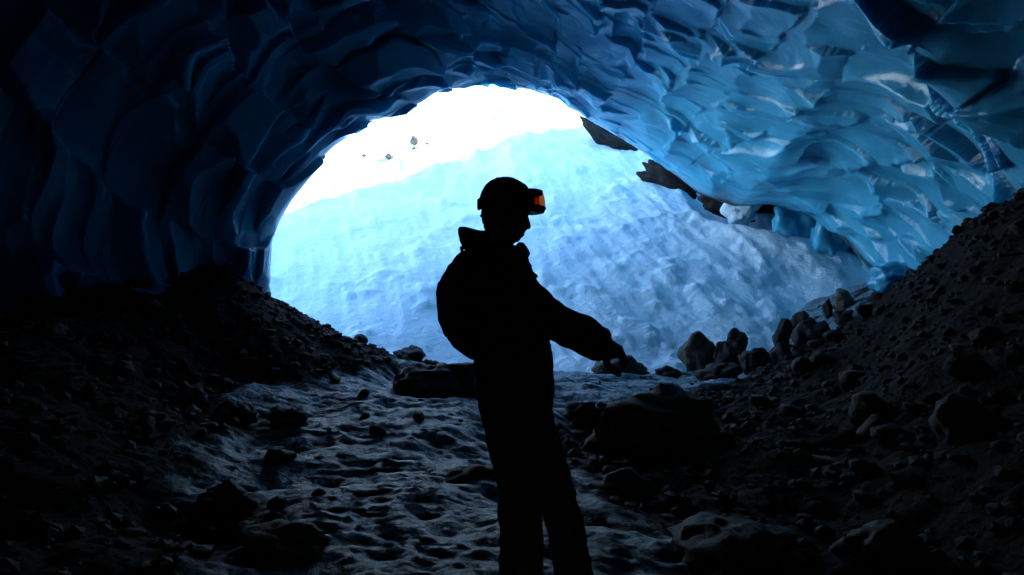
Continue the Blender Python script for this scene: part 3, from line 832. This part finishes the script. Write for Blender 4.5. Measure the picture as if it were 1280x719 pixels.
ring_loft(bm, rings, False)
plain('goggle_strap', bm, HELM, helmet, False)
bm = bmesh.new(); bmesh.ops.create_cube(bm, size=1, matrix=Matrix.Translation(Q(598.6, 258.5)) @ Matrix.Diagonal((.012, .05, .028, 1)))
bmesh.ops.bevel(bm, geom=bm.edges[:], offset=.003, segments=2, affect='EDGES'); plain('strap_clip', bm, HELM, helmet)
bm = bmesh.new()                                                                                     # nape strap behind the hair
tube(bm, [Q(612, 262, -.088), Q(602.6, 268, -.05), Q(601.6, 270, 0), Q(602.6, 268, .05), Q(612, 262, .088)], [.006] * 5, 8); plain('nape_strap', bm, HELM, helmet)
n = 21
def visor(name, pf, sag, half, rows, thick, mat, parent):
    bm = bmesh.new(); f_, b_ = [], []
    for dxp, py in rows:
        f_.append([Q(pf + dxp - sag * s * s, py) + Vector((0, s * half, 0)) for s in np.linspace(-1, 1, n)])
        b_.append([Q(pf + dxp - thick - sag * s * s * 1.05, py) + Vector((0, s * half, 0)) for s in np.linspace(-1, 1, n)])
    F = [[bm.verts.new(p) for p in r] for r in f_]; B = [[bm.verts.new(p) for p in r] for r in b_]
    m_ = len(rows)
    for i in range(m_ - 1):
        for j in range(n - 1):
            bm.faces.new((F[i][j], F[i][j + 1], F[i + 1][j + 1], F[i + 1][j])); bm.faces.new((B[i][j + 1], B[i][j], B[i + 1][j], B[i + 1][j + 1]))
        bm.faces.new((F[i][0], F[i + 1][0], B[i + 1][0], B[i][0])); bm.faces.new((F[i + 1][-1], F[i][-1], B[i][-1], B[i + 1][-1]))
    for j in range(n - 1):
        bm.faces.new((F[0][j + 1], F[0][j], B[0][j], B[0][j + 1])); bm.faces.new((F[-1][j], F[-1][j + 1], B[-1][j + 1], B[-1][j]))
    return plain(name, bm, mat, parent)
visor('goggle_frame', 677.5, 11, .090, [(-2.0, 240.5), (0.8, 238.8), (1.6, 242.5), (-1, 244.5)], 12, HELM, helmet)
visor('goggle_frame', 679, 11, .090, [(-1.6, 257.6), (3.2, 259.0), (3.6, 261.5), (0.6, 266.6), (-4, 266.8)], 14, HELM, helmet)
for s in (-1, 1):
    bm = bmesh.new()
    p0, p1 = Q(656, 240.5) , Q(668.0, 266)
    bmesh.ops.create_cube(bm, size=1, matrix=Matrix.Translation(((p0.x + p1.x) / 2, YP + s * .090, (p0.z + p1.z) / 2)) @ Matrix.Rotation(s * -.18, 4, 'Z') @ Matrix.Diagonal((p1.x - p0.x, .010, p0.z - p1.z, 1)))
    bmesh.ops.bevel(bm, geom=bm.edges[:], offset=.004, segments=2, affect='EDGES')
    plain('goggle_side', bm, HELM, helmet)
bm = bmesh.new()                                                                                     # foam against the shell
section_loft(bm, [(241, 657, 666.5, .08), (250, 657, 667, .085), (264, 655, 666.5, .08)], 24, .6)
plain('goggle_foam', bm, HELM, helmet)
lens = visor('goggle_lens', 680.2, 11, .0905, [(-1.4, 242.5), (0.2, 246), (1.2, 252), (1.6, 259.5)], 6.5, LENS, helmet)
lens['label'] = 'orange red goggle lens'

# --- backpack
pack = bpy.data.objects.new('backpack', None); col.objects.link(pack)
pack['label'] = 'rounded dark backpack on the back of the standing person'; pack['category'] = 'backpack'
bm = bmesh.new()
section_loft(bm, [(315, 578, 594, .06), (320, 571, 598, .11), (335, 560.5, 600, .142), (350, 552.5, 602, .15), (363, 548, 603, .153), (380, 548.2, 603, .153), (400, 551, 603, .152),
                  (414, 556, 602, .15), (425, 562, 601, .146), (436, 573, 600, .135), (444, 584, 599, .115), (447.5, 590, 597, .09)], 36, .72)
bag = fuse('bag', bm, .006, PACK, pack, 3, .004, 12, 12)
bm = bmesh.new(); section_loft(bm, [(352, 549.2, 560, .09), (365, 546.6, 560, .105), (400, 549.2, 562, .105), (420, 557.5, 566, .09)], 24, .6)
fuse('front_pocket', bm, .005, PACK, pack, 3, .002, 20, 14)
bm = bmesh.new(); tube(bm, [Q(578, 316, -.03), Q(577, 310.5, -.02), Q(576.5, 309.8, .0), Q(577, 310.5, .02), Q(578, 316, .03)], [.007] * 5, 8); plain('haul_loop', bm, PACK, pack)
for s in (-1, 1):
    bm = bmesh.new()
    pts = [Q(592, 326, s * .11), Q(610, 316, s * .115), Q(630, 318, s * .125), Q(650, 332, s * .13), Q(664, 343, s * .14), Q(671, 366, s * .17), Q(650, 400, s * .225), Q(618, 425, s * .22), Q(600, 434, s * .15)]
    tube(bm, pts, [.016, .017, .017, .016, .015, .013, .010, .010, .010], 10); plain('shoulder_strap', bm, PACK, pack)
bm = bmesh.new(); tube(bm, [Q(660, 338, -.12), Q(667, 343, -.06), Q(669.5, 345.5, 0), Q(667, 343, .06), Q(660, 338, .12)], [.006, .007, .007, .007, .006], 8); plain('chest_strap', bm, PACK, pack)
bm = bmesh.new(); bmesh.ops.create_cube(bm, size=1, matrix=Matrix.Translation(Q(668.6, 344.5)) @ Matrix.Rotation(.7, 4, 'Y') @ Matrix.Diagonal((.026, .04, .016, 1)))
bmesh.ops.bevel(bm, geom=bm.edges[:], offset=.003, segments=2, affect='EDGES'); plain('chest_buckle', bm, PACK, pack)

# put each root at the base of its thing without moving the parts
for root, base in ((person, Vector((.08, YP, Q(640, 768).z))), (pack, Q(590, 447))):
    root.location = base
    for ch in root.children: ch.matrix_parent_inverse = Matrix.Translation(-base)
